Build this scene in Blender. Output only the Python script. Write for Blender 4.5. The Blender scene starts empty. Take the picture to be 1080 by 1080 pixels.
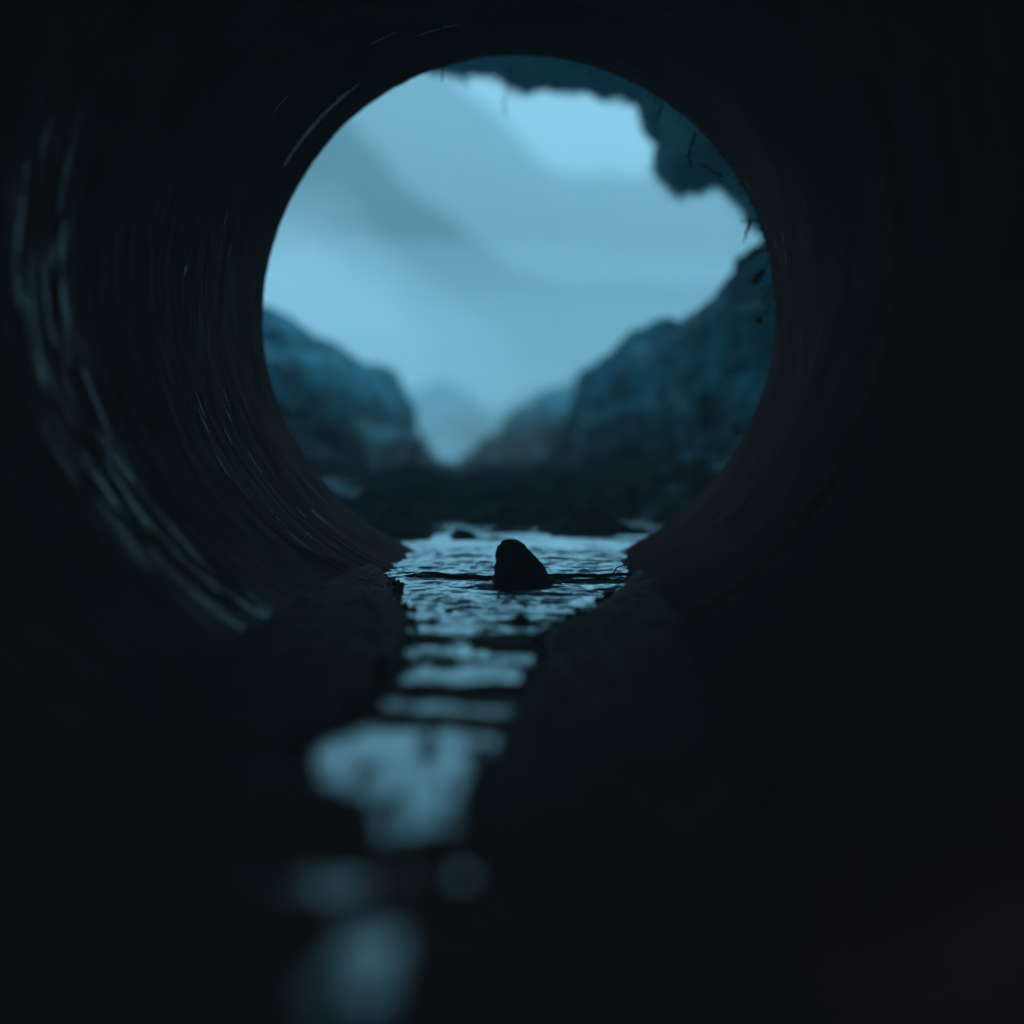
import bpy, bmesh, math, random
import numpy as np
from mathutils import Vector, Matrix, Euler

random.seed(7)
rng = np.random.default_rng(11)
sc = bpy.context.scene
COL = sc.collection

# ------------------------------------------------------------------ scale
R = 0.30                 # inner radius of the pipe
AX = 0.915 * R           # height of the pipe axis above the water (water z = 0)
MOUTH = 1.66             # the pipe mouth, metres in front of the lens
CAM = Vector((0.30 * R, 0.0, 0.561 * R))
FPX = 1483.0             # focal length in pixels of a 1080 px frame
ROT = Euler((math.radians(90 - 4.24), 0, math.radians(3.28)), 'XYZ')
RM = ROT.to_matrix()

def ray(px, py):
    d = RM @ Vector(((px - 540) / FPX, (540 - py) / FPX, -1))
    return d / d.y
def at(px, py, dist):    # point seen at a pixel, at a given distance along +Y
    return CAM + ray(px, py) * dist
def on_water(px, py, z=0.0):
    d = ray(px, py)
    return CAM + d * ((z - CAM.z) / d.z)

# ------------------------------------------------------------------ noise
_P = rng.permutation(256); _P = np.concatenate([_P, _P, _P])
_G = rng.normal(size=(256, 3)); _G /= np.linalg.norm(_G, axis=1)[:, None]
def perlin(x, y, z):
    x, y, z = np.broadcast_arrays(np.asarray(x, float), np.asarray(y, float), np.asarray(z, float))
    xi = np.floor(x).astype(int); yi = np.floor(y).astype(int); zi = np.floor(z).astype(int)
    xf, yf, zf = x - xi, y - yi, z - zi
    u, v, w = [t * t * t * (t * (t * 6 - 15) + 10) for t in (xf, yf, zf)]
    xi &= 255; yi &= 255; zi &= 255
    def g(a, b, c):
        h = _P[_P[_P[(xi + a) & 255] + ((yi + b) & 255)] + ((zi + c) & 255)] & 255
        q = _G[h]
        return q[..., 0] * (xf - a) + q[..., 1] * (yf - b) + q[..., 2] * (zf - c)
    def L(a, b, t): return a + (b - a) * t
    return L(L(L(g(0,0,0), g(1,0,0), u), L(g(0,1,0), g(1,1,0), u), v),
             L(L(g(0,0,1), g(1,0,1), u), L(g(0,1,1), g(1,1,1), u), v), w) * 1.6
def fbm(x, y, z, octv=5, gain=0.5, ridged=False):
    s = 0; a = 1.0; t = 0
    for k in range(octv):
        n = perlin(x + 17.3 * k, y - 9.1 * k, z + 5.7 * k)
        if ridged: n = 1 - 2 * np.abs(n)
        s = s + a * n; t += a; a *= gain; x = x * 2.03; y = y * 2.03; z = z * 2.03
    return s / t

# ------------------------------------------------------------------ mesh helpers
def obj(name, verts, faces, m, parent=None, smooth=True):
    me = bpy.data.meshes.new(name)
    me.from_pydata([tuple(v) for v in verts], [], faces)
    me.validate(); me.update()
    if smooth:
        me.polygons.foreach_set('use_smooth', [True] * len(me.polygons))
    me.materials.append(m)
    o = bpy.data.objects.new(name, me); COL.objects.link(o)
    if parent: o.parent = parent
    return o
def grid_faces(nu, nv, wrap_u=False, flip=False):
    f = []
    for i in range(nu if wrap_u else nu - 1):
        i2 = (i + 1) % nu
        for j in range(nv - 1):
            q = (i * nv + j, i2 * nv + j, i2 * nv + j + 1, i * nv + j + 1)
            f.append(q[::-1] if flip else q)
    return f
def tag(o, label=None, cat=None, group=None, kind=None):
    if label: o['label'] = label
    if cat: o['category'] = cat
    if group: o['group'] = group
    if kind: o['kind'] = kind
    return o
def empty(name, loc=(0, 0, 0)):
    o = bpy.data.objects.new(name, None); COL.objects.link(o); o.location = loc
    o.empty_display_size = 0.05
    return o
def interp(t, pts, k=1):
    return np.interp(t, [p[0] for p in pts], [p[k] for p in pts])

def tube(path, radii, seg=7, jitter=0.0):
    """swept tapering tube along a list of points"""
    V = []; F = []
    n = len(path)
    for i, p in enumerate(path):
        a = path[max(0, i - 1)]; b = path[min(n - 1, i + 1)]
        t = (Vector(b) - Vector(a)).normalized()
        ref = Vector((0, 0, 1)) if abs(t.z) < 0.9 else Vector((1, 0, 0))
        s = t.cross(ref).normalized(); u = s.cross(t)
        for k in range(seg):
            ang = 2 * math.pi * k / seg
            r = radii[i] * (1 + random.uniform(-jitter, jitter))
            V.append(Vector(p) + (s * math.cos(ang) + u * math.sin(ang)) * r)
    for i in range(n - 1):
        for k in range(seg):
            k2 = (k + 1) % seg
            F.append((i * seg + k, i * seg + k2, (i + 1) * seg + k2, (i + 1) * seg + k))
    F.append(tuple(range(seg))[::-1]); F.append(tuple((n - 1) * seg + k for k in range(seg)))
    return V, F
def merge(parts):
    V = []; F = []
    for v, f in parts:
        b = len(V); V += list(v); F += [tuple(i + b for i in q) for q in f]
    return V, F

# ------------------------------------------------------------------ materials
def mat(name):
    m = bpy.data.materials.new(name); m.use_nodes = True
    nt = m.node_tree; b = nt.nodes['Principled BSDF']
    return m, nt, b
def N(nt, t, **kw):
    n = nt.nodes.new(t)
    for k, v in kw.items(): setattr(n, k, v)
    return n
def noise(nt, scale, vec=None, detail=6, rough=0.6, dist=0.0, map_scale=None, loc=(0, 0, 0)):
    if vec is None:
        vec = N(nt, 'ShaderNodeNewGeometry').outputs['Position']
    mp = N(nt, 'ShaderNodeMapping'); nt.links.new(vec, mp.inputs[0])
    if map_scale: mp.inputs['Scale'].default_value = map_scale
    mp.inputs['Location'].default_value = loc
    n = N(nt, 'ShaderNodeTexNoise'); nt.links.new(mp.outputs[0], n.inputs['Vector'])
    n.inputs['Scale'].default_value = scale; n.inputs['Detail'].default_value = detail
    n.inputs['Roughness'].default_value = rough; n.inputs['Distortion'].default_value = dist
    return n.outputs['Fac']
def ramp(nt, fac, stops):
    r = N(nt, 'ShaderNodeValToRGB'); nt.links.new(fac, r.inputs[0])
    e = r.color_ramp.elements
    while len(e) < len(stops): e.new(0.5)
    for i, (p, c) in enumerate(stops):
        e[i].position = p
        e[i].color = c if len(c) == 4 else (*c, 1)
    return r.outputs[0]
def gray(v): return (v, v, v, 1)
def math_(nt, op, a, b=None):
    n = N(nt, 'ShaderNodeMath', operation=op)
    for i, x in enumerate((a, b)):
        if x is None: continue
        if isinstance(x, (int, float)): n.inputs[i].default_value = x
        else: nt.links.new(x, n.inputs[i])
    return n.outputs[0]
def bump(nt, b, h, dist, strength=1.0, prev=None):
    n = N(nt, 'ShaderNodeBump'); n.inputs['Distance'].default_value = dist
    n.inputs['Strength'].default_value = strength
    nt.links.new(h, n.inputs['Height'])
    if prev: nt.links.new(prev, n.inputs['Normal'])
    nt.links.new(n.outputs[0], b.inputs['Normal'])
    return n.outputs[0]
def earth(name, c1, c2, c3, scale, rough=(0.55, 0.95), bd=0.004, spec=0.4):
    m, nt, b = mat(name)
    n1 = noise(nt, scale, detail=9, rough=0.68)
    nt.links.new(ramp(nt, n1, [(0.32, c1), (0.52, c2), (0.7, c3)]), b.inputs['Base Color'])
    n2 = noise(nt, scale * 2.7, detail=8, rough=0.7, loc=(3, 1, 7))
    nt.links.new(ramp(nt, n2, [(0.38, gray(rough[0])), (0.6, gray(rough[1]))]), b.inputs['Roughness'])
    b.inputs['Specular IOR Level'].default_value = spec
    pv = bump(nt, b, n1, bd)
    bump(nt, b, n2, bd * 0.6, prev=pv)
    return m

M_soil = earth('wet_soil', (0.001, 0.005, 0.008), (0.002, 0.013, 0.019), (0.005, 0.028, 0.038), 26, (0.6, 1.0), 0.010, spec=0.08)
M_silt = earth('silt', (0.045, 0.014, 0.012), (0.07, 0.023, 0.019), (0.10, 0.034, 0.029), 60, (0.5, 0.95), 0.0015, spec=0.15)
M_moss = earth('moss_turf', (0.05, 0.17, 0.20), (0.11, 0.32, 0.38), (0.22, 0.45, 0.52), 40, (0.7, 1.0), 0.006, spec=0.2)
def leafy(m):     # thin leaves let light through
    nt = m.node_tree; b = nt.nodes['Principled BSDF']; out = nt.nodes['Material Output']
    t = nt.nodes.new('ShaderNodeBsdfTranslucent'); mx = nt.nodes.new('ShaderNodeMixShader'); mx.inputs[0].default_value = 0.45
    nt.links.new(b.inputs['Base Color'].links[0].from_socket, t.inputs['Color'])
    nt.links.new(b.outputs[0], mx.inputs[1]); nt.links.new(t.outputs[0], mx.inputs[2]); nt.links.new(mx.outputs[0], out.inputs['Surface'])
leafy(M_moss)
M_hill = earth('hill_grass', (0.012, 0.025, 0.025), (0.02, 0.04, 0.04), (0.035, 0.055, 0.055), 0.9, (0.8, 1.0), 0.05, spec=0.1)
M_rock = earth('dark_rock', (0.008, 0.008, 0.008), (0.016, 0.016, 0.016), (0.03, 0.03, 0.03), 70, (0.5, 0.85), 0.0015, spec=0.25)
M_twig = earth('dead_twig', (0.008, 0.007, 0.006), (0.015, 0.012, 0.01), (0.03, 0.024, 0.018), 150, (0.7, 0.95), 0.0004, spec=0.2)
M_leaf = earth('dead_leaf', (0.012, 0.009, 0.006), (0.02, 0.014, 0.01), (0.03, 0.02, 0.012), 200, (0.6, 0.9), 0.0004, spec=0.2)

def bank_material():
    """earth darkened below and paled towards the top: shade and light painted in"""
    m, nt, b = mat('bank_earth')
    pos = N(nt, 'ShaderNodeNewGeometry').outputs['Position']
    sep = N(nt, 'ShaderNodeSeparateXYZ'); nt.links.new(pos, sep.inputs[0])
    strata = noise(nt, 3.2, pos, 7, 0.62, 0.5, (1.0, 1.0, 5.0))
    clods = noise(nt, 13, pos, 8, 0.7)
    low = ramp(nt, strata, [(0.40, (0.001, 0.004, 0.006)), (0.54, (0.003, 0.012, 0.017)), (0.62, (0.10, 0.30, 0.38)), (0.70, (0.006, 0.02, 0.028))])  # pale band paints sky light onto the ledges
    high = ramp(nt, clods, [(0.34, (0.008, 0.07, 0.10)), (0.55, (0.025, 0.24, 0.31)), (0.7, (0.06, 0.40, 0.50))])  # paler mix for the top, standing in for light on it
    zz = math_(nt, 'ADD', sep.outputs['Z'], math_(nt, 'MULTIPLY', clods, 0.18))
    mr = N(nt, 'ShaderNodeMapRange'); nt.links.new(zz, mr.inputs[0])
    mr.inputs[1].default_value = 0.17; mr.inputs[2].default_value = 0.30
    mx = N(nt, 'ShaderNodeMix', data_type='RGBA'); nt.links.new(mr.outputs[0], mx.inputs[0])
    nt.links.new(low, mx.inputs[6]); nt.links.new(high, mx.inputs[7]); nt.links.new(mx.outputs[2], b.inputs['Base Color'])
    nt.links.new(ramp(nt, strata, [(0.5, gray(0.9)), (0.62, gray(0.45))]), b.inputs['Roughness'])
    b.inputs['Specular IOR Level'].default_value = 0.15
    p = bump(nt, b, strata, 0.05); bump(nt, b, clods, 0.02, prev=p)
    return m
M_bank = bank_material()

def pipe_material():
    m, nt, b = mat('grimy_rusted_wall')
    pos = N(nt, 'ShaderNodeNewGeometry').outputs['Position']
    sep = N(nt, 'ShaderNodeSeparateXYZ'); nt.links.new(pos, sep.inputs[0])
    # trowel rings: very fine along the pipe, long around it
    s1 = noise(nt, 1.0, pos, 5, 0.65, 0.0, (5, 260, 5))
    s2 = noise(nt, 1.0, pos, 4, 0.6, 0.2, (9, 75, 9), (4, 2, 9))
    grit = noise(nt, 170, pos, 5, 0.7)
    blot = noise(nt, 9, pos, 6, 0.6, 0.4)
    nt.links.new(ramp(nt, blot, [(0.3, (0.045, 0.013, 0.011)), (0.55, (0.085, 0.031, 0.027)), (0.75, (0.17, 0.058, 0.048))]),
                 b.inputs['Base Color'])
    # wet film: on the left and lower left wall, in streaks that follow the rings
    left = N(nt, 'ShaderNodeMapRange'); nt.links.new(sep.outputs['X'], left.inputs[0])
    left.inputs[1].default_value = 0.04; left.inputs[2].default_value = -0.12
    left.inputs[3].default_value = 0.0; left.inputs[4].default_value = 1.0
    seamd = math_(nt, 'ABSOLUTE', math_(nt, 'SUBTRACT', sep.outputs['Y'], 0.985))
    seam = N(nt, 'ShaderNodeMapRange'); nt.links.new(seamd, seam.inputs[0])
    seam.inputs[1].default_value = 0.075; seam.inputs[2].default_value = 0.02
    wet0 = noise(nt, 1.0, pos, 4, 0.6, 0.3, (19, 115, 19), (8, 1, 2))
    wsel = N(nt, 'ShaderNodeMapRange'); nt.links.new(wet0, wsel.inputs[0])
    wsel.inputs[1].default_value = 0.50; wsel.inputs[2].default_value = 0.60
    base_w = math_(nt, 'ADD', math_(nt, 'MULTIPLY', seam.outputs[0], 1.3), 0.18)
    topf = N(nt, 'ShaderNodeMapRange'); nt.links.new(sep.outputs['Z'], topf.inputs[0])
    topf.inputs[1].default_value = AX + 0.13; topf.inputs[2].default_value = AX + 0.03
    base_w = math_(nt, 'MULTIPLY', base_w, topf.outputs[0])
    wet = math_(nt, 'MULTIPLY', math_(nt, 'MULTIPLY', wsel.outputs[0], base_w), left.outputs[0])
    wetc = N(nt, 'ShaderNodeClamp'); nt.links.new(wet, wetc.inputs[0])
    rr = N(nt, 'ShaderNodeMapRange'); nt.links.new(wetc.outputs[0], rr.inputs[0])
    rr.inputs[3].default_value = 0.85; rr.inputs[4].default_value = 0.11
    nt.links.new(rr.outputs[0], b.inputs['Roughness'])
    sp = N(nt, 'ShaderNodeMapRange'); nt.links.new(wetc.outputs[0], sp.inputs[0])
    sp.inputs[3].default_value = 0.03; sp.inputs[4].default_value = 1.0
    nt.links.new(sp.outputs[0], b.inputs['Specular IOR Level'])
    p = bump(nt, b, s1, 0.0030)
    p = bump(nt, b, s2, 0.0055, prev=p)
    bump(nt, b, grit, 0.0007, prev=p)
    return m
M_pipe = pipe_material()
M_seal = earth('joint_mortar', (0.01, 0.01, 0.01), (0.02, 0.02, 0.019), (0.035, 0.034, 0.032), 60, (0.35, 0.8), 0.001)

def water_material():
    m, nt, b = mat('stream_water')
    pos = N(nt, 'ShaderNodeNewGeometry').outputs['Position']
    b.inputs['Base Color'].default_value = (0.004, 0.006, 0.007, 1)
    b.inputs['Roughness'].default_value = 0.03
    b.inputs['IOR'].default_value = 2.5
    b.inputs['Specular Tint'].default_value = (0.62, 0.95, 1.0, 1)
    b.inputs['Coat Weight'].default_value = 1.0
    b.inputs['Coat IOR'].default_value = 1.9
    b.inputs['Coat Roughness'].default_value = 0.04
    r1 = noise(nt, 1.0, pos, 3, 0.55, 0.6, (16, 48, 1))
    r2 = noise(nt, 1.0, pos, 3, 0.6, 0.5, (90, 150, 1), (5, 3, 0))
    p = bump(nt, b, r1, 0.006)
    nrm = bump(nt, b, r2, 0.002, prev=p)
    # extra mirror layer added to brighten reflections beyond what clean water gives
    g = N(nt, 'ShaderNodeBsdfGlossy'); g.inputs['Roughness'].default_value = 0.03
    g.inputs['Color'].default_value = (0.72, 0.88, 0.92, 1); nt.links.new(nrm, g.inputs['Normal'])
    mx = N(nt, 'ShaderNodeMixShader'); mx.inputs[0].default_value = 0.42
    nt.links.new(b.outputs[0], mx.inputs[1]); nt.links.new(g.outputs[0], mx.inputs[2])
    nt.links.new(mx.outputs[0], nt.nodes['Material Output'].inputs['Surface'])
    return m
M_water = water_material()

def far_land(name, dark, pale, d0, d1, use_crest=True):
    """dark crests above lower slopes paled to bounce light into the low mist"""
    m, nt, b = mat(name)
    pos = N(nt, 'ShaderNodeNewGeometry').outputs['Position']
    n = noise(nt, 0.55, pos, 8, 0.65, 0.4)
    if use_crest:
        a = N(nt, 'ShaderNodeAttribute'); a.attribute_name = 'below_crest'; v = a.outputs['Fac']
    else:
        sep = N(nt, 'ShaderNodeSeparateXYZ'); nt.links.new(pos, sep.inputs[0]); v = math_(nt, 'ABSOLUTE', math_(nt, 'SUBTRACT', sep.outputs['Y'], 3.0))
    q = math_(nt, 'ADD', v, math_(nt, 'MULTIPLY', math_(nt, 'SUBTRACT', n, 0.5), (d1 - d0) * 1.6))
    mr = N(nt, 'ShaderNodeMapRange'); nt.links.new(q, mr.inputs[0])
    mr.inputs[1].default_value = d0; mr.inputs[2].default_value = d1
    mx = N(nt, 'ShaderNodeMix', data_type='RGBA'); nt.links.new(mr.outputs[0], mx.inputs[0])
    mx.inputs[6].default_value = (*dark, 1); mx.inputs[7].default_value = (*pale, 1)
    nt.links.new(mx.outputs[2], b.inputs['Base Color'])
    b.inputs['Roughness'].default_value = 0.95; b.inputs['Specular IOR Level'].default_value = 0.1
    return m
M_near = far_land('near_bounce_slope', (0.02, 0.065, 0.08), (0.52, 0.60, 0.62), 0.7, 2.0)
M_far = far_land('far_bounce_slope', (0.008, 0.02, 0.024), (0.50, 0.58, 0.60), 3.0, 6.5)
M_gnd = far_land('ground_mud_to_bounce', (0.004, 0.012, 0.016), (0.75, 0.82, 0.84), 3.1, 4.2, False)  # pale ground beyond and behind added to bounce light into mist and pipe

# ------------------------------------------------------------------ culvert pipe
culvert = tag(empty('culvert_pipe', (0, MOUTH, 0)), 'grimy dark round pipe whose ringed inside wall frames the whole view', 'pipe')
inv = Vector((0, -MOUTH, 0))
def pipe_section(y0, y1, seed, lip=True):
    nu = 240; ny = max(30, int((y1 - y0) * 170))
    th = np.linspace(0, 2 * np.pi, nu, endpoint=False)[:, None] - np.pi / 2
    ys = np.linspace(y0, y1, ny)[None, :]
    rr = R + 0.0016 * perlin(np.cos(th) * 1.3 + seed, ys * 48, np.sin(th) * 1.3) \
           + 0.0012 * perlin(np.cos(th) * 2.0, ys * 120 + seed, np.sin(th) * 2.0) \
           + 0.0008 * fbm(np.cos(th) * 5, ys * 14, np.sin(th) * 5 + seed, 4)
    e = (ys - y0) if lip else np.minimum(ys - y0, y1 - ys)
    rr = rr + 0.006 * np.clip(1 - e / 0.012, 0, 1) ** 2
    if lip:   # worn, chipped edge at the mouth
        d = np.clip(1 - (y1 - ys) / 0.03, 0, 1)
        rr = rr + d * 0.0016 * (0.4 + fbm(np.cos(th) * 14, ys * 20, np.sin(th) * 14, 4))
    X = rr * np.cos(th); Z = AX + rr * np.sin(th); Y = ys + 0 * th
    if lip:
        Y = Y + np.clip(1 - (y1 - ys) / 0.02, 0, 1) * 0.003 * fbm(np.cos(th) * 7, 3, np.sin(th) * 7, 4)
    V = np.stack([X, Y - MOUTH, Z], -1).reshape(-1, 3)
    F = grid_faces(nu, ny, True, True)
    V = list(map(tuple, V)); base = len(V)
    Ro = R + 0.055                                   # the outer skin and end faces
    for i in range(nu):
        for yy in (y0, y1):
            V.append((Ro * math.cos(th[i, 0]), yy - MOUTH, AX + Ro * math.sin(th[i, 0])))
    for i in range(nu):
        j = (i + 1) % nu
        F.append((base + 2 * i, base + 2 * j, base + 2 * j + 1, base + 2 * i + 1))
        F.append((i * ny, base + 2 * i, base + 2 * j, j * ny)[::-1])
        F.append((i * ny + ny - 1, base + 2 * i + 1, base + 2 * j + 1, j * ny + ny - 1))
    return obj('pipe_section', V, F, M_pipe, culvert)
pipe_section(0.99, MOUTH, 3.1, True)
pipe_section(-0.13, 0.984, 8.7, False)  # rear end left open close behind the lens to let fill light in
# mortar squeezed out of the joint, uneven bead
def seal(y, seed):
    nu = 300; nv = 9
    th = np.linspace(0, 2 * np.pi, nu, endpoint=False)[:, None] - np.pi / 2
    v = np.linspace(0, 1, nv)[None, :]
    amp = 0.0035 + 0.006 * np.clip(fbm(np.cos(th) * 4 + seed, 1.0, np.sin(th) * 4, 4) + 0.1, 0, 1)
    rr = R + 0.006 - (amp + 0.004) * np.sin(v * np.pi)
    Y = y - 0.013 + 0.026 * v + 0.004 * fbm(np.cos(th) * 3, seed, np.sin(th) * 3, 3)
    V = np.stack([rr * np.cos(th), Y - MOUTH + 0 * v, AX + rr * np.sin(th)], -1).reshape(-1, 3)
    return obj('joint_seal', V, grid_faces(nu, nv, True, True), M_pipe, culvert)
seal(0.987, 2.0)

# scuffs: thin wet ridges standing proud of the wall
M_scuff = earth('wet_scuff', (0.10, 0.13, 0.14), (0.2, 0.25, 0.27), (0.3, 0.36, 0.38), 90, (0.2, 0.5), 0.0005, spec=0.8)
M_scuff.node_tree.nodes['Principled BSDF'].inputs['Metallic'].default_value = 0.85
for e_ in M_scuff.node_tree.nodes:
    if e_.type == 'VALTORGB' and e_.color_ramp.elements[0].color[0] < 0.11: [setattr(x_, 'color', (0.55, 0.66, 0.7, 1)) for x_ in e_.color_ramp.elements]
def scuff(a0, a1, y, rad, tilt=0.0):
    n = max(6, int(abs(a1 - a0) * 1.2))
    pts = []; rs = []
    for i in range(n):
        t = i / (n - 1); a = math.radians(a0 + (a1 - a0) * t)
        q = R - 0.0010 - rad * 0.8 + random.uniform(-1, 1) * rad * 0.12
        pts.append(Vector((q * math.cos(a), y - MOUTH + tilt * (t - .5) + random.uniform(-1, 1) * rad * .3, AX + q * math.sin(a))))
        rs.append(rad * (0.15 + math.sin(math.pi * t) ** 0.5 * random.uniform(0.6, 1)))
    obj('scuff', *tube(pts, rs, 6), M_scuff, culvert)
scuff(124, 148, 1.555, 0.0020, 0.004)
scuff(100, 109, 1.50, 0.0005); scuff(112, 118, 1.46, 0.0005); scuff(136, 141, 1.42, 0.0004)
for k in range(14): a = random.uniform(196, 232); scuff(a, a + random.uniform(2, 6), random.uniform(1.25, 1.5), random.uniform(0.0002, 0.0005))
for k in range(6): a = random.uniform(158, 180); scuff(a, a + random.uniform(1, 4), random.uniform(1.2, 1.5), random.uniform(0.0002, 0.0004))
for k in range(6): a = random.uniform(8, 30); scuff(a, a + random.uniform(1, 4), random.uniform(1.5, 1.62), random.uniform(0.0002, 0.0004))

# crumbs of soil and rootlets caught on the rim
def rim_roots():
    parts = []
    for k in range(330):
        a = math.radians(random.choice([random.uniform(-32, 112), random.uniform(0, 75), random.uniform(100, 215)]))
        q = R + 0.004
        c = Vector((q * math.cos(a), random.uniform(-0.012, 0.004), AX + q * math.sin(a)))
        inw = Vector((-math.cos(a), 0, -math.sin(a)))
        if random.random() < 0.22:
            L = random.uniform(0.005, 0.014) if a < math.radians(80) else random.uniform(0.003, 0.006)
            d = (inw + Vector((random.uniform(-.6, .6), random.uniform(-.2, .6), random.uniform(-1, .2)))).normalized()
            b_ = d + Vector((random.uniform(-.5, .5), 0, random.uniform(-.6, 0)))
            parts.append(tube([c, c + d * L * 0.5, c + d * L * 0.6 + b_ * L * 0.4], [random.uniform(.0004, .0009), .0005, .0002], 5))
        else:
            P, F = CR; s_ = random.uniform(0.0012, 0.0036) * (1.5 if -0.3 < a < 1.3 else 0.75)
            rm = Euler((random.uniform(0, 6), random.uniform(0, 6), 0)).to_matrix()
            parts.append(([c + rm @ (Vector(p) * s_) for p in P], F))
    v, f = merge(parts)
    return tag(obj('rim_debris', v, f, M_twig, culvert), kind='stuff')
bm_ = bmesh.new(); bmesh.ops.create_icosphere(bm_, subdivisions=2, radius=1)
CR = ([v.co * (1 + 0.35 * random.uniform(-1, 1)) for v in bm_.verts], [tuple(v.index for v in f.verts) for f in bm_.faces]); bm_.free()
rim_roots()

# ------------------------------------------------------------------ stream inside and outside the pipe
def sheet(name, xs, ys, zf, m, kind='structure', parent=None, flip=False):
    X, Y = np.meshgrid(xs, ys, indexing='ij')
    Z = zf(X, Y)
    V = np.stack([X, Y, Z], -1).reshape(-1, 3)
    o = obj(name, V, grid_faces(len(xs), len(ys), False, flip), m)
    o['kind'] = kind
    return o
# water: ripples are real waves
def ripples(X, Y):
    inside = np.clip((2.1 - Y) / 0.4, 0.35, 1) * np.clip(0.35 + (Y - 0.8) / 0.4, 0.35, 1)
    return (0.0065 * fbm(X * 6, Y * 21, 0.3, 3) + 0.0056 * fbm(X * 14, Y * 52, 4.3, 4, 0.6)) * inside
sheet('water', np.linspace(-0.155, 0.155, 130), np.concatenate([np.linspace(-0.30, 0.9, 300, endpoint=False), np.linspace(0.9, 1.70, 620)]), ripples, M_water)
sheet('stream_pool', np.linspace(-3.0, 3.0, 160), np.concatenate([np.linspace(1.70, 3.2, 260), np.linspace(3.22, 9, 120)]),
      lambda X, Y: ripples(X, Y) - 0.0005, M_water)

# silt banks on the pipe floor: edges of the running water, read off the photograph onto the water plane
EDGE = [(596, 398, 676), (605, 402, 668), (625, 417, 650), (645, 430, 622), (662, 438, 590), (680, 430, 562), (700, 427, 559),
        (715, 422, 556), (735, 396, 549), (750, 393, 548), (765, 372, 530), (785, 345, 520), (805, 330, 508), (826, 318, 494),
        (838, 350, 490), (848, 388, 492), (875, 396, 488), (892, 410, 470), (915, 285, 508), (950, 290, 510), (968, 300, 500),
        (990, 325, 420), (1030, 328, 414), (1080, 335, 405), (1150, 330, 420), (1400, 300, 430)]
EY, EL, ER = [], [], []
for py, l, r in EDGE:
    a = on_water(l, py); b = on_water(r, py)
    EY.append((a.y + b.y) / 2); EL.append(a.x); ER.append(b.x)
o_ = np.argsort(EY); EY = np.array(EY)[o_]; EL = np.array(EL)[o_]; ER = np.array(ER)[o_]
BARS = [(669, 684, 0.85), (697, 706, 0.8), (720, 741, 1.0), (749, 766, 1.0), (884, 914, 1.0), (960, 992, 1.0)]
SHOALS = [(915, 960, 0.50), (992, 1080, 0.52), (741, 749, 0.5), (766, 884, 0.22), (1080, 1300, 0.7)]   # stretches where mud stands out of the thin water
def silt_z(X, Y):
    l = np.interp(Y, EY, EL); r = np.interp(Y, EY, ER)
    n = fbm(X * 22, Y * 22, 1.7, 5)
    n2 = fbm(X * 60, Y * 110, 6.7, 4)
    l = l + 0.006 * n; r = r + 0.006 * fbm(X * 22, Y * 22, 9.7, 4)
    out = np.maximum(l - X, X - r)                 # >0 on the banks
    z = np.where(out > 0, 0.0065 * (1 - np.exp(-out / 0.004)) + 0.010 * (1 - np.exp(-out / 0.06)), np.maximum(out * 0.25, -0.008))
    for y0, y1, s in BARS:
        ya = on_water(450, y1).y; yb = on_water(450, y0).y
        c = (ya + yb) / 2; w = (yb - ya) / 2
        wn = fbm(X * 12, 0.0 * Y + y0, 2.2, 4)
        prof = np.clip(1.4 + 0.9 * fbm(X * 16, 0 * Y + y1, 8.1, 4) - np.abs(Y - c + (0.4 * w + 0.012) * 2.2 * wn + 0.01 * n) / w, 0, 1)
        z = np.where(out < 0, np.maximum(z, -0.006 + 0.0108 * prof * s + 0.0016 * n2), z)
    z = z + 0.0022 * n + np.where(out > 0, 0.003 * np.clip(out / 0.02, 0, 1), 0.0004) * n2
    m = fbm(X * 48, Y * 30, 15.2, 5, 0.6)
    for y0, y1, c in SHOALS:
        ya = on_water(450, y1).y; yb = on_water(450, y0).y
        k = np.clip((Y - ya) / 0.012, 0, 1) * np.clip((yb - Y) / 0.012, 0, 1)
        lift = np.clip((m + (c - 0.5) * 0.9) * 0.035, -0.004, 0.0055)
        z = np.where((out < 0) & (k > 0), np.maximum(z, -0.006 * (1 - k) + lift * k), z)
    return z
def silt():
    nx, ny = 300, 620
    ys = np.concatenate([np.linspace(-0.5, 0.3, 60, endpoint=False), np.linspace(0.3, 1.70, ny - 60)])
    u = np.linspace(0, 1, nx)
    zw = 0.03
    hw = math.sqrt((R + 0.02) ** 2 - (AX - zw) ** 2)
    X = (u[:, None] * 2 - 1) * hw + 0 * ys[None, :]
    Y = ys[None, :] + 0 * X
    Z = silt_z(X, Y)
    V = np.stack([X, Y, Z], -1).reshape(-1, 3)
    o = obj('silt', V, grid_faces(nx, ny), M_silt); o['kind'] = 'structure'
silt()

# ------------------------------------------------------------------ ground outside
def ground_z(X, Y):
    far = np.clip((Y - 9) / 30, 0, 1)
    return -0.05 + 0.03 * fbm(X * 1.2, Y * 1.2, 0.4, 4) - 0.10 * np.clip(1 - np.abs(X) / 0.6, 0, 1) * (Y < 9) + far * 0.4 * fbm(X * .2, Y * .2, 2, 4)
gx = np.sign(np.linspace(-1, 1, 150)) * np.abs(np.linspace(-1, 1, 150)) ** 2.4 * 70
gy = np.concatenate([np.linspace(-14, 1.70, 40), 1.72 + np.linspace(0, 1, 180) ** 2.6 * 75])
sheet('ground', gx, gy, ground_z, M_gnd)

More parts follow.
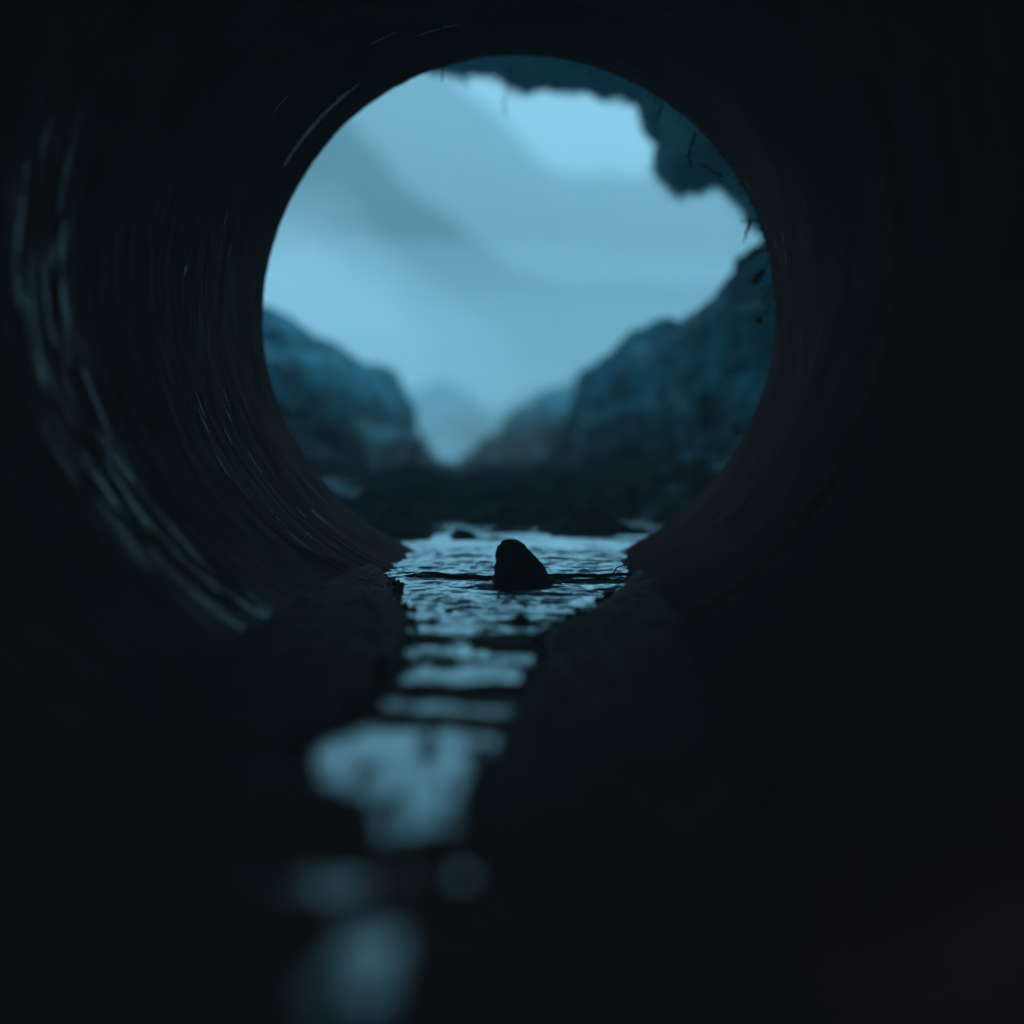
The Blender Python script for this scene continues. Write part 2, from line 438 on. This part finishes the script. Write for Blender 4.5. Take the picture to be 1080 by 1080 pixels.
# the embankment the pipe runs through: a front face, a back face, meeting in a crest
def slope():
    nu, nv = 300, 90
    th = np.linspace(0, 2 * np.pi, nu, endpoint=False)[:, None]
    t = np.linspace(0, 1, nv)[None, :]
    allV, allF = [], []
    for face, (y0, sgn) in enumerate(((MOUTH - 0.035, -1), (-0.10, 1))):
        r = R + 0.045 + t ** 2.6 * 9
        X = r * np.cos(th); Z = np.maximum(AX + r * np.sin(th), -0.30)
        up = np.clip(Z - 0.68, 0, 0.88)
        Y = y0 + sgn * up * 1.05 + 0.03 * fbm(X * 6, Z * 6, 2.2 + face, 5) * np.clip(t * 12, 0, 1)
        Zc = np.minimum(Z, 1.56 + 0.01 * face + 0.03 * fbm(X, Y, 0, 3))
        allV.append(np.stack([X, Y, Zc], -1).reshape(-1, 3))
        allF.append(grid_faces(nu, nv, True, bool(face)))
    V, F = merge(list(zip(allV, allF)))
    o = obj('hillside', V, F, M_moss); o['kind'] = 'structure'
slope()

# ------------------------------------------------------------------ banks, mounds, ridges as lofted terrain
def bank(name, crest, base, m, back, nu=260, nv=150, amp=0.03, freq=4.0, steps=0, prof=1.0, seed=0.0,
         zb=-0.08, octv=7, tail=60, crest_rough=1.0, bulge=0.0):
    """crest: (px, py, distance) points along the skyline; base: (px, distance) along the foot (same parameter 0..1)."""
    cu = np.linspace(0, 1, len(crest))
    C = np.array([tuple(at(*c)) for c in crest])
    bu = np.linspace(0, 1, len(base))
    B = np.array([tuple(at(p, 430, d)) for p, d in base]); B[:, 2] = zb
    u = np.linspace(0, 1, nu)
    def sm(a, k):
        v = np.interp(u, cu if len(a) == len(crest) else bu, a[:, k])
        ker = np.hanning(9); ker /= ker.sum()
        return np.convolve(np.pad(v, 4, mode='edge'), ker, 'valid')
    Cx, Cy, Cz = sm(C, 0)[:, None], sm(C, 1)[:, None], sm(C, 2)[:, None]
    Bx, By = sm(B, 0)[:, None], sm(B, 1)[:, None]
    v = np.linspace(0, 1, nv)[None, :]
    w = v + 0 * Cx
    pf = w ** prof
    if steps:
        q = w * steps + 1.3 * fbm(Cx * 3 + 0 * w, w * 3, seed, 3)
        fr = q - np.floor(q)
        pf = pf + (np.clip((fr - 0.35) / 0.3, 0, 1) - fr) / steps * 0.9 * np.sin(np.pi * w)
    X = Bx + (Cx - Bx) * w; Y = By + (Cy - By) * w; Z = zb + (Cz - zb) * pf
    Z = Z + bulge * np.sin(np.pi * w)
    tb = np.linspace(0, 1, tail + 1)[None, 1:]
    Xb = Cx + (Cx - Bx) * 0.3 * tb; Yb = Cy + back * tb; Zb = Cz + (zb - 0.3 - Cz) * (tb ** 1.6)
    X = np.concatenate([X, Xb], 1); Y = np.concatenate([Y, Yb], 1); Z = np.concatenate([Z, Zb], 1)
    W = np.concatenate([w, np.ones_like(Xb)], 1)
    k = amp * (0.35 + 0.65 * crest_rough * W)
    f = freq
    dz = fbm(X * f, Y * f, Z * f * 1.6 + seed, octv, 0.55)
    dr = fbm(X * f + 9, Y * f, Z * f * 2.2 - seed, octv, 0.55, ridged=True)
    dx = fbm(X * f, Y * f + 5, Z * f + seed * 2, octv, 0.55)
    Z = Z + k * dz + 0.35 * k * dr
    X = X + k * dx * 0.8
    Y = Y - k * dr * 0.9
    V = np.stack([X, Y, Z], -1).reshape(-1, 3)
    o = obj(name, V, grid_faces(nu, nv + tail), m)
    o['kind'] = 'structure'
    at_ = o.data.attributes.new('below_crest', 'FLOAT', 'POINT')
    at_.data.foreach_set('value', np.broadcast_to(Cz, Z.shape).reshape(-1) - Z.reshape(-1))
    return o

def bar_z(X, Y):
    e = np.minimum(np.minimum((Y - 1.86 - 0.34 * fbm(X * 6, Y * 2, 3, 4)) / 0.35, (3.55 - Y) / 0.3), 1)
    n = fbm(X * 7, Y * 7, 3.3, 6, 0.6)
    return np.clip(e, -1.6, 1) * 0.05 - 0.022 + 0.06 * n + 0.04 * fbm(X * 2, Y * 2, 5, 2) + 0.05 * np.clip(np.abs(X + 0.05) - 0.35, 0, 1) + 0.02 * fbm(X * 3, Y * 12, 1.1, 4, ridged=True)
sheet('mud_bar', np.linspace(-1.3, 1.6, 300), np.linspace(1.70, 3.62, 300), bar_z, M_soil)
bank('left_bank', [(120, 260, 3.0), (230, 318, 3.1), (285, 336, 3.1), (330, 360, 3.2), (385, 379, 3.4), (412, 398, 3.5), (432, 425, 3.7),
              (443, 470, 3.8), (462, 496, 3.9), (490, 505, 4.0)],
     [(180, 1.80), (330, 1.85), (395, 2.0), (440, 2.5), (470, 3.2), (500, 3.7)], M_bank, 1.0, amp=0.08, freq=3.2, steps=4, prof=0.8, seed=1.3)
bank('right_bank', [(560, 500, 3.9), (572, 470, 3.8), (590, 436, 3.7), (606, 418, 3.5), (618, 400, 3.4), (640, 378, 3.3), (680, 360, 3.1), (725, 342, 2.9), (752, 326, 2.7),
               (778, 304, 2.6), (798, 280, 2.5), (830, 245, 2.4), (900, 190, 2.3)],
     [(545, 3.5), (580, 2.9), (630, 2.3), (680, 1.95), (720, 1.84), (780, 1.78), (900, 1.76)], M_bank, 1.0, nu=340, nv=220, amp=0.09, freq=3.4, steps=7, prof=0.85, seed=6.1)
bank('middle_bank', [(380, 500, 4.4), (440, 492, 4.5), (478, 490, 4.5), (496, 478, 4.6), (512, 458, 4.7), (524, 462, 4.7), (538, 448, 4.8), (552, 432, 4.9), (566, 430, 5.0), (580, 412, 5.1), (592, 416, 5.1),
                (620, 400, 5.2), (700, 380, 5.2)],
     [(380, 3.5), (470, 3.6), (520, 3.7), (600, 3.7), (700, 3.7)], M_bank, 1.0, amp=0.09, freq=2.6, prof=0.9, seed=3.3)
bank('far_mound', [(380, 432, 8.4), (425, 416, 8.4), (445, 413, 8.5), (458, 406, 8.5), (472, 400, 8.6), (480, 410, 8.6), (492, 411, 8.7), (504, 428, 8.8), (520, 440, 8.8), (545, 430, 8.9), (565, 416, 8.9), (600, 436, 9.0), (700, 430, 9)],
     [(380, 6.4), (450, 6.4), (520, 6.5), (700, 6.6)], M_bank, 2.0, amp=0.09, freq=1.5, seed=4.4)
bank('near_hill', [(-200, 0, 13), (100, 20, 13.5), (300, 70, 14), (370, 140, 14.5), (440, 215, 15), (490, 258, 15), (545, 286, 15.5), (605, 309, 16), (700, 309, 16),
                     (780, 303, 16), (1000, 300, 16)],
     [(-200, 10), (400, 10.5), (700, 11), (1000, 11)], M_near, 6, amp=0.22, freq=0.7, seed=2.0, zb=-0.3)
bank('far_hill', [(-200, -200, 27), (200, -80, 28), (400, 15, 29), (480, 88, 30), (520, 124, 30), (560, 162, 30.5), (592, 183, 31), (660, 184, 31), (740, 176, 31),
                    (1000, 150, 31)],
     [(-200, 23), (400, 24), (700, 25), (1000, 25)], M_far, 6, amp=0.45, freq=0.4, seed=7.0, zb=-0.3)

# ------------------------------------------------------------------ turf hanging over the mouth
def overhang():
    out = [(380, 20), (430, 55), (462, 82), (500, 90), (540, 99), (580, 103), (620, 108), (655, 112), (674, 120), (682, 140), (694, 152),
           (689, 178), (698, 200), (708, 216), (728, 212), (748, 204), (766, 208), (784, 226), (800, 248), (830, 262), (870, 250)]
    D = 2.75
    # resample by arc length
    P = np.array(out, float); seg = np.r_[0, np.cumsum(np.hypot(*np.diff(P, axis=0).T))]
    nu = 420; s = np.linspace(0, seg[-1], nu)
    px = np.interp(s, seg, P[:, 0]); py = np.interp(s, seg, P[:, 1])
    V = []; nv = 56
    for i in range(nu):
        O = np.array(at(px[i], py[i], D))
        ang = math.atan2(O[2] - AX, O[0]); rr = math.hypot(O[0], O[2] - AX)
        ra = max(R + 0.05, rr + 0.03)
        A = np.array((ra * math.cos(ang), MOUTH - 0.04, AX + ra * math.sin(ang)))
        Mid = A * 0.45 + O * 0.55; Mid[0] += 0.01 * math.cos(ang); Mid[2] += 0.05 * math.sin(ang) + 0.01
        Fr = O + np.array((0.03 * math.cos(ang), 0.10, 0.06 * abs(math.sin(ang)) + 0.05))
        ra2 = rr + 0.30
        T = np.array((ra2 * math.cos(ang), D - 0.02, AX + ra2 * math.sin(ang) + 0.05))
        H = np.array(((rr + 0.42) * math.cos(ang), MOUTH - 0.15, AX + (rr + 0.42) * math.sin(ang) + 0.1))
        K = np.array([A, Mid, O, Fr, T, H]); ks = np.array([0, .3, .5, .62, .85, 1.0])
        v = np.linspace(0, 1, nv)
        pts = np.stack([np.interp(v, ks, K[:, c]) for c in range(3)], -1)
        V.append(pts)
    V = np.array(V)
    for _ in range(3):
        V[:, 1:-1] = 0.25 * V[:, :-2] + 0.5 * V[:, 1:-1] + 0.25 * V[:, 2:]
    x, y, z = V[..., 0].copy(), V[..., 1].copy(), V[..., 2].copy()
    a = 0.030
    CL = np.clip(0.6 + 1.6 * fbm(x * 25, y * 25, z * 25, 3), 0, 1.6)
    V[..., 0] += 0.03 * fbm(x * 7, y * 7, z * 7 + 4, 2); V[..., 2] += 0.016 * fbm(x * 8 + 3, y * 8, z * 8, 2)
    V[..., 0] += a * fbm(x * 14, y * 14, z * 14, 6, 0.6)
    V[..., 2] += a * fbm(x * 14 + 7, y * 14, z * 14, 6, 0.6)
    V[..., 1] += a * fbm(x * 14, y * 14 + 3, z * 14, 5, 0.6)
    verts = [tuple(p) for p in V.reshape(-1, 3)]
    faces = grid_faces(nu, nv)
    # short moss and root fringe grown out of the lower edge
    parts = [(verts, faces)]
    for _ in range(9000):
        i = random.randrange(40, nu - 5); j = random.randrange(int(nv * .1), int(nv * .66))
        p = Vector(V[i, j]); L = random.uniform(0.006, 0.020) * (0.5 + float(CL[i, j]))
        d = Vector((random.uniform(-.9, .9), random.uniform(-.9, .9), random.uniform(-1, -.2))).normalized()
        q = p + d * L + Vector((random.uniform(-.3, .3) * L, 0, 0))
        w = random.uniform(0.0010, 0.0030)
        c = d.cross(Vector((random.uniform(-1, 1), random.uniform(-1, 1), 0.1))).normalized() * w
        parts.append(([p - c, p + c, (p + q) / 2 + c * 0.7, q], [(0, 1, 2), (0, 2, 3)]))
    v_, f_ = merge(parts)
    o = obj('turf_overhang', v_, f_, M_moss)
    tag(o, 'ragged blue green clump of mossy turf hanging over the top right of the pipe mouth', 'turf')
overhang()

# ------------------------------------------------------------------ stones
def rock_mesh(outline_fn, n=5, size=(1, 1, 1), amp=0.18, freq=2.0, seed=0.0, shape=None):
    bm = bmesh.new(); bmesh.ops.create_icosphere(bm, subdivisions=n, radius=1.0)
    P = np.array([v.co[:] for v in bm.verts])
    F = [tuple(v.index for v in f.verts) for f in bm.faces]; bm.free()
    if shape is not None: P = shape(P)
    d = 1 + amp * fbm(P[:, 0] * freq + seed, P[:, 1] * freq, P[:, 2] * freq, 5, 0.55) + amp * 0.4 * fbm(P[:, 0] * freq * 2 + seed, P[:, 1] * freq * 2, P[:, 2] * freq * 2, 3, ridged=True)
    P = P * d[:, None] * np.array(size)
    return P, F
# the fin shaped rock standing in the water at the mouth: silhouette lofted, real thickness
def fin_rock():
    sil_l = [(0.00, 514), (0.12, 516), (0.3, 519), (0.5, 522), (0.65, 524), (0.8, 524), (0.93, 527), (1.0, 533)]
    sil_r = [(0.00, 606), (0.15, 594), (0.3, 584), (0.46, 575), (0.6, 567), (0.72, 559), (0.85, 552), (0.95, 546), (1.0, 540)]
    d = on_water(548, 618).y
    top, bot = 570, 617
    nu, nv = 96, 60
    V = []
    for i in range(nu):
        a = 2 * math.pi * i / nu
        for j in range(nv):
            h = j / (nv - 1)
            py = bot + (top - bot) * h
            l = at(interp(h, sil_l), py, d).x; r = at(interp(h, sil_r), py, d).x
            cx, hw = (l + r) / 2, (r - l) / 2
            z = at(548, py, d).z - 0.012 * (1 - h)
            x = cx + hw * np.sign(math.cos(a)) * abs(math.cos(a)) ** 0.8
            y = d + 0.012 + 0.030 * (1 - 0.75 * h) * np.sign(math.sin(a)) * abs(math.sin(a)) ** 0.8
            if h == 1: x = cx; y = d + .012
            V.append((x, y, z))
    V = np.array(V)
    x, y, z = V.T.copy()
    V[:, 0] += 0.0065 * fbm(x * 42, y * 60, z * 60, 5, 0.6)
    V[:, 1] += 0.0035 * fbm(x * 60 + 4, y * 60, z * 60, 5, 0.6)
    V[:, 2] += 0.0045 * fbm(x * 50, y * 50 + 8, z * 60, 5, 0.6) + 0.0012
    o = obj('rock', V, grid_faces(nu, nv, True), M_rock)
    tag(o, 'large black fin shaped rock standing in the shallow stream at the pipe mouth', 'rock')
fin_rock()

def stone(px, py, wpx, hpx, seed, label, group=None, name='stone', depth=0.8):
    p = on_water(px, py); s = p.y / FPX
    P, F = rock_mesh(None, 4, (wpx * s / 2, wpx * s / 2 * depth, hpx * s * 0.62), 0.35, 1.6, seed)
    o = obj(name, P, F, M_rock); o.location = (p.x, p.y, hpx * s * 0.25)
    o.rotation_euler = (0, 0, 0)
    return tag(o, label, 'stone', group)
stone(549, 661, 21, 14, 3.0, 'small black stone in the stream below the fin shaped rock')
stone(566, 662, 13, 7, 5.0, 'flat little dark stone touching the right side of the small black stone')
stone(590, 660, 16, 7, 9.0, 'low dark stone at the right edge of the bright water, right of two smaller stones')
stone(474, 645, 10, 4, 12.0, 'tiny dark stone in the bright water left of the small black stone')
stone(420, 582, 9, 6, 14.0, 'dark pebble at the left edge of the water beyond the fallen branch')

# loose grit and pebbles along the edges of the stream
pb = None
cnt = 0
for k in range(600):
    side = random.choice('llrc')
    yy = random.uniform(0.55, 1.64)
    l, r = np.interp(yy, EY, EL), np.interp(yy, EY, ER)
    if side == 'l': xx = l + random.gauss(-0.002, 0.006)
    elif side == 'r': xx = r + random.gauss(0.002, 0.006)
    else:
        xx = random.uniform(l, r)
        if random.random() < 0.6: continue
    if math.hypot(xx, -AX) > R - 0.004: continue
    sz = random.choice([0.0012, 0.0016, 0.002, 0.003, 0.0045]) if side != 'c' else random.uniform(0.0008, 0.0018)
    if pb is None:
        P, F = rock_mesh(None, 2, (1, 0.8, 0.7), 0.35, 1.5, 2.0)
        pb = obj('pebble', P, F, M_rock); o = pb
    else:
        o = pb.copy(); COL.objects.link(o)
    zz = max(float(silt_z(np.array([[xx]]), np.array([[yy]]))[0, 0]), -0.0003)
    o.location = (xx, yy, zz + sz * 0.3); o.scale = (sz, sz, sz)
    o.rotation_euler = (random.uniform(0, 6), random.uniform(0, 6), random.uniform(0, 6))
    tag(o, 'tiny dark pebble lying along the stream inside the pipe', 'pebble', 'pebbles along the stream in the pipe')
    cnt += 1
    if cnt >= 190: break

# ------------------------------------------------------------------ branch, twigs, leaves
def wob(p0, p1, n, amp, seed, sag=0.0):
    pts = []
    for i in range(n):
        t = i / (n - 1)
        p = Vector(p0).lerp(Vector(p1), t)
        q = np.array([t * 5 + seed])
        off = Vector((0, float(perlin(q, 1.3, seed)[0]), float(perlin(q, 7.7, seed)[0]))) * amp
        p += off * math.sin(math.pi * min(1, t * 1.02)) ** 0.3 if 0 < t < 1 else Vector()
        p.z -= sag * math.sin(math.pi * t)
        pts.append(p)
    return pts
a = on_water(396, 606); b = on_water(520, 610); c = on_water(676, 610)
path = wob((a.x, a.y, 0.003), (b.x, b.y - .01, 0.002), 22, 0.0018, 2.0) + wob((b.x + .006, b.y - .01, 0.002), (c.x, c.y, 0.004), 26, 0.0018, 5.0)
v, f = tube(path, [0.0010 + 0.0014 * math.sin(math.pi * i / 47) + random.uniform(0, .0005) for i in range(48)], 8, 0.15)
br = obj('fallen_branch', v, f, M_twig)
tag(br, 'long thin dark branch lying across the stream on both sides of the fin shaped rock', 'branch')
s0 = path[42]
v, f = tube([s0, s0 + Vector((0.004, .002, 0.007)), s0 + Vector((0.012, 0.004, 0.010)), s0 + Vector((0.020, .004, 0.008))], [0.0009, 0.0007, 0.0005, 0.0003], 6)
obj('side_shoot', v, f, M_twig, br)

def twig(pts, r0, r1, label, name='twig', cat='twig', forks=()):
    P = [at(*q) for q in pts]
    path = []
    for i in range(len(P) - 1):
        for k in range(4): path.append(P[i].lerp(P[i + 1], k / 4) + Vector((random.uniform(-1, 1), 0, random.uniform(-1, 1))) * r0 * 0.5)
    path.append(P[-1])
    n = len(path)
    parts = [tube(path, [r0 + (r1 - r0) * i / (n - 1) for i in range(n)], 6, 0.25)]
    for fk in forks:
        Q = [at(*q) for q in fk]
        parts.append(tube(Q, [r0 * 0.7] + [r1] * (len(Q) - 1), 5, 0.2))
    v, f = merge(parts)
    return tag(obj(name, v, f, M_twig), label, cat)
E = MOUTH
twig([(469, 62, E), (467, 73, E + .01), (466, 86, E + .02)], 0.0012, 0.0006, 'short stub of root sticking down from the top left of the pipe rim')
twig([(537, 72, 2.0), (534, 98, 2.0), (531, 110, 2.0), (534, 124, 2.0)], 0.0011, 0.0007, 'lone blurred grass stem dangling from the turf into the sky', 'grass_stem', 'grass stem')
twig([(733, 138, E), (729, 155, E + .01), (728, 168, E + .015), (729, 177, E + .02)], 0.0022, 0.0012, 'knobbly dark twig hanging in front of the mossy turf', forks=[[(729, 158, E + .01), (724, 165, E + .02)]])
twig([(762, 186, E), (748, 178, E + .01), (737, 172, E + .02)], 0.0017, 0.0008, 'dark twig slanting up and left from the rim over the turf', forks=[[(757, 190, E), (764, 194, E + .01)]])
twig([(800, 232, E), (789, 233, E + .01), (781, 234, E + .02)], 0.0015, 0.0005, 'short level thorn at the right rim just under the turf', forks=[[(791, 233, E + .01), (786, 230, E + .015)]])
twig([(792, 232, E), (787, 245, E + .01), (784, 257, E + .02)], 0.0022, 0.0004, 'pointed dark splinter hanging at the right rim under the level thorn')
twig([(814, 300, E), (808, 312, E + .01), (803, 321, E + .02)], 0.0011, 0.0006, 'thin straight twig slanting down left at the right rim')

twig([(806, 262, E), (797, 268, E + .01), (790, 274, E + .015)], 0.0014, 0.0005, 'forked dark sprig at the right rim just above the curled dead leaf', forks=[[(799, 267, E + .01), (795, 260, E + .012)]])
twig([(812, 322, E), (806, 331, E + .01)], 0.0012, 0.0006, 'very short dark bristle at the right rim beside the tiny dark leaf')
twig([(699, 112, E), (694, 120, E + .01), (693, 131, E + .015)], 0.0011, 0.0005, 'fine dark rootlet hanging from the rim where the turf starts to drop')

def leaf(px, py, w, h, rot, label):
    c = at(px, py, E - 0.005); s = E / FPX
    n, k = 13, 7; V = []
    for i in range(n):
        t = i / (n - 1)
        hw = w * s * 0.5 * math.sin(math.pi * min(1, t * 0.96 + 0.03)) ** 0.7 * (1 + 0.25 * math.sin(t * 17))
        for j in range(k):
            q = j / (k - 1) * 2 - 1
            V.append(Vector((q * hw, abs(q) * hw * 0.7 + 0.004 * math.sin(t * 4), (0.5 - t) * h * s)))
    V = [Matrix.Rotation(rot, 3, 'Y') @ p for p in V]
    V2 = [p + Vector((0, 0.0006, 0)) for p in V]
    F = grid_faces(n, k); F2 = [tuple(i + n * k for i in q)[::-1] for q in F]
    st, sf = tube([V[k // 2], V[k // 2] + Vector((0.002, 0.0, 0.006)), V[k // 2] + Vector((0.006, 0, 0.011))], [0.0005] * 3, 5)
    o = obj('leaf', *merge([(V, F), (V2, F2), (st, sf)]), M_leaf); o.location = c
    return tag(o, label, 'leaf')
leaf(800, 292, 9, 20, math.radians(35), 'curled dead leaf on the right rim above the thin straight twig')
leaf(801, 339, 9, 7, math.radians(10), 'tiny dark leaf against the bank below the thin straight twig')

# ------------------------------------------------------------------ air
def volume_mat(name, density, color, aniso):
    m = bpy.data.materials.new(name); m.use_nodes = True
    nt = m.node_tree; nt.nodes.clear()
    out = nt.nodes.new('ShaderNodeOutputMaterial'); v = nt.nodes.new('ShaderNodeVolumePrincipled')
    v.inputs['Color'].default_value = (*color, 1); v.inputs['Density'].default_value = density
    v.inputs['Anisotropy'].default_value = aniso
    nt.links.new(v.outputs[0], out.inputs['Volume'])
    return m
FOG = (0.72, 0.95, 0.95)
def box(name, x0, x1, y0, y1, z0, z1, m):
    V = [(x, y, z) for x in (x0, x1) for y in (y0, y1) for z in (z0, z1)]
    F = [(0, 1, 3, 2), (4, 6, 7, 5), (0, 4, 5, 1), (2, 3, 7, 6), (0, 2, 6, 4), (1, 5, 7, 3)]
    return obj(name, V, F, m, smooth=False)
hz = box('haze', -76, 76, -16, 80, -2.5, 13.5, volume_mat('haze', 0.056, FOG, 0.0)); hz['kind'] = 'stuff'

def mist(name, c, rad, seed, dens):
    P, F = rock_mesh(None, 4, rad, 0.25, 1.1, seed)
    o = obj(name, P, F, volume_mat(name, dens, FOG, 0.0)); o.location = c; o['kind'] = 'stuff'
mist('valley_mist', (-1.2, 10.6, 0.0), (6.5, 2.2, 1.35), 3.0, 0.15)
mist('stream_mist', (-0.25, 5.6, 0.1), (1.5, 0.95, 0.50), 5.0, 0.32)

# ------------------------------------------------------------------ light
w = bpy.data.worlds.new('World'); sc.world = w; w.use_nodes = True
nt = w.node_tree; bg = nt.nodes['Background']
sky = nt.nodes.new('ShaderNodeTexSky'); sky.sky_type = 'NISHITA'; sky.sun_disc = False
EL_, AZ = math.radians(58), math.radians(62)
sky.sun_elevation = EL_; sky.sun_rotation = AZ
sky.air_density = 1.6; sky.dust_density = 0.6; sky.ozone_density = 3.0
nt.links.new(sky.outputs[0], bg.inputs[0]); bg.inputs[1].default_value = 0.15
sl = bpy.data.lights.new('sun', 'SUN'); sl.energy = 1.5; sl.angle = math.radians(14); sl.color = (0.62, 0.88, 1.0)
so = bpy.data.objects.new('sun', sl); COL.objects.link(so)
sd = Vector((math.sin(AZ) * math.cos(EL_), math.cos(AZ) * math.cos(EL_), math.sin(EL_)))
so.rotation_euler = (-sd).to_track_quat('-Z', 'Y').to_euler(); so.location = sd * 15

# ------------------------------------------------------------------ camera
cam = bpy.data.cameras.new('camera'); co = bpy.data.objects.new('camera', cam); COL.objects.link(co)
co.location = CAM; co.rotation_euler = ROT
cam.sensor_width = 36; cam.lens = 36 * FPX / 1080; cam.clip_start = 0.01; cam.clip_end = 500
cam.dof.use_dof = True; cam.dof.focus_distance = 1.38
APERTURE = 0.028
cam.dof.aperture_fstop = (cam.lens / 1000) / APERTURE
sc.camera = co

sc.view_settings.view_transform = 'Standard'; sc.view_settings.look = 'None'
sc.view_settings.exposure = 0.82; sc.view_settings.gamma = 1
c = sc.cycles
c.use_denoising = True
c.max_bounces = 10; c.diffuse_bounces = 5; c.glossy_bounces = 4; c.volume_bounces = 4; c.transmission_bounces = 2
c.sample_clamp_indirect = 4
c.caustics_reflective = False; c.caustics_refractive = False
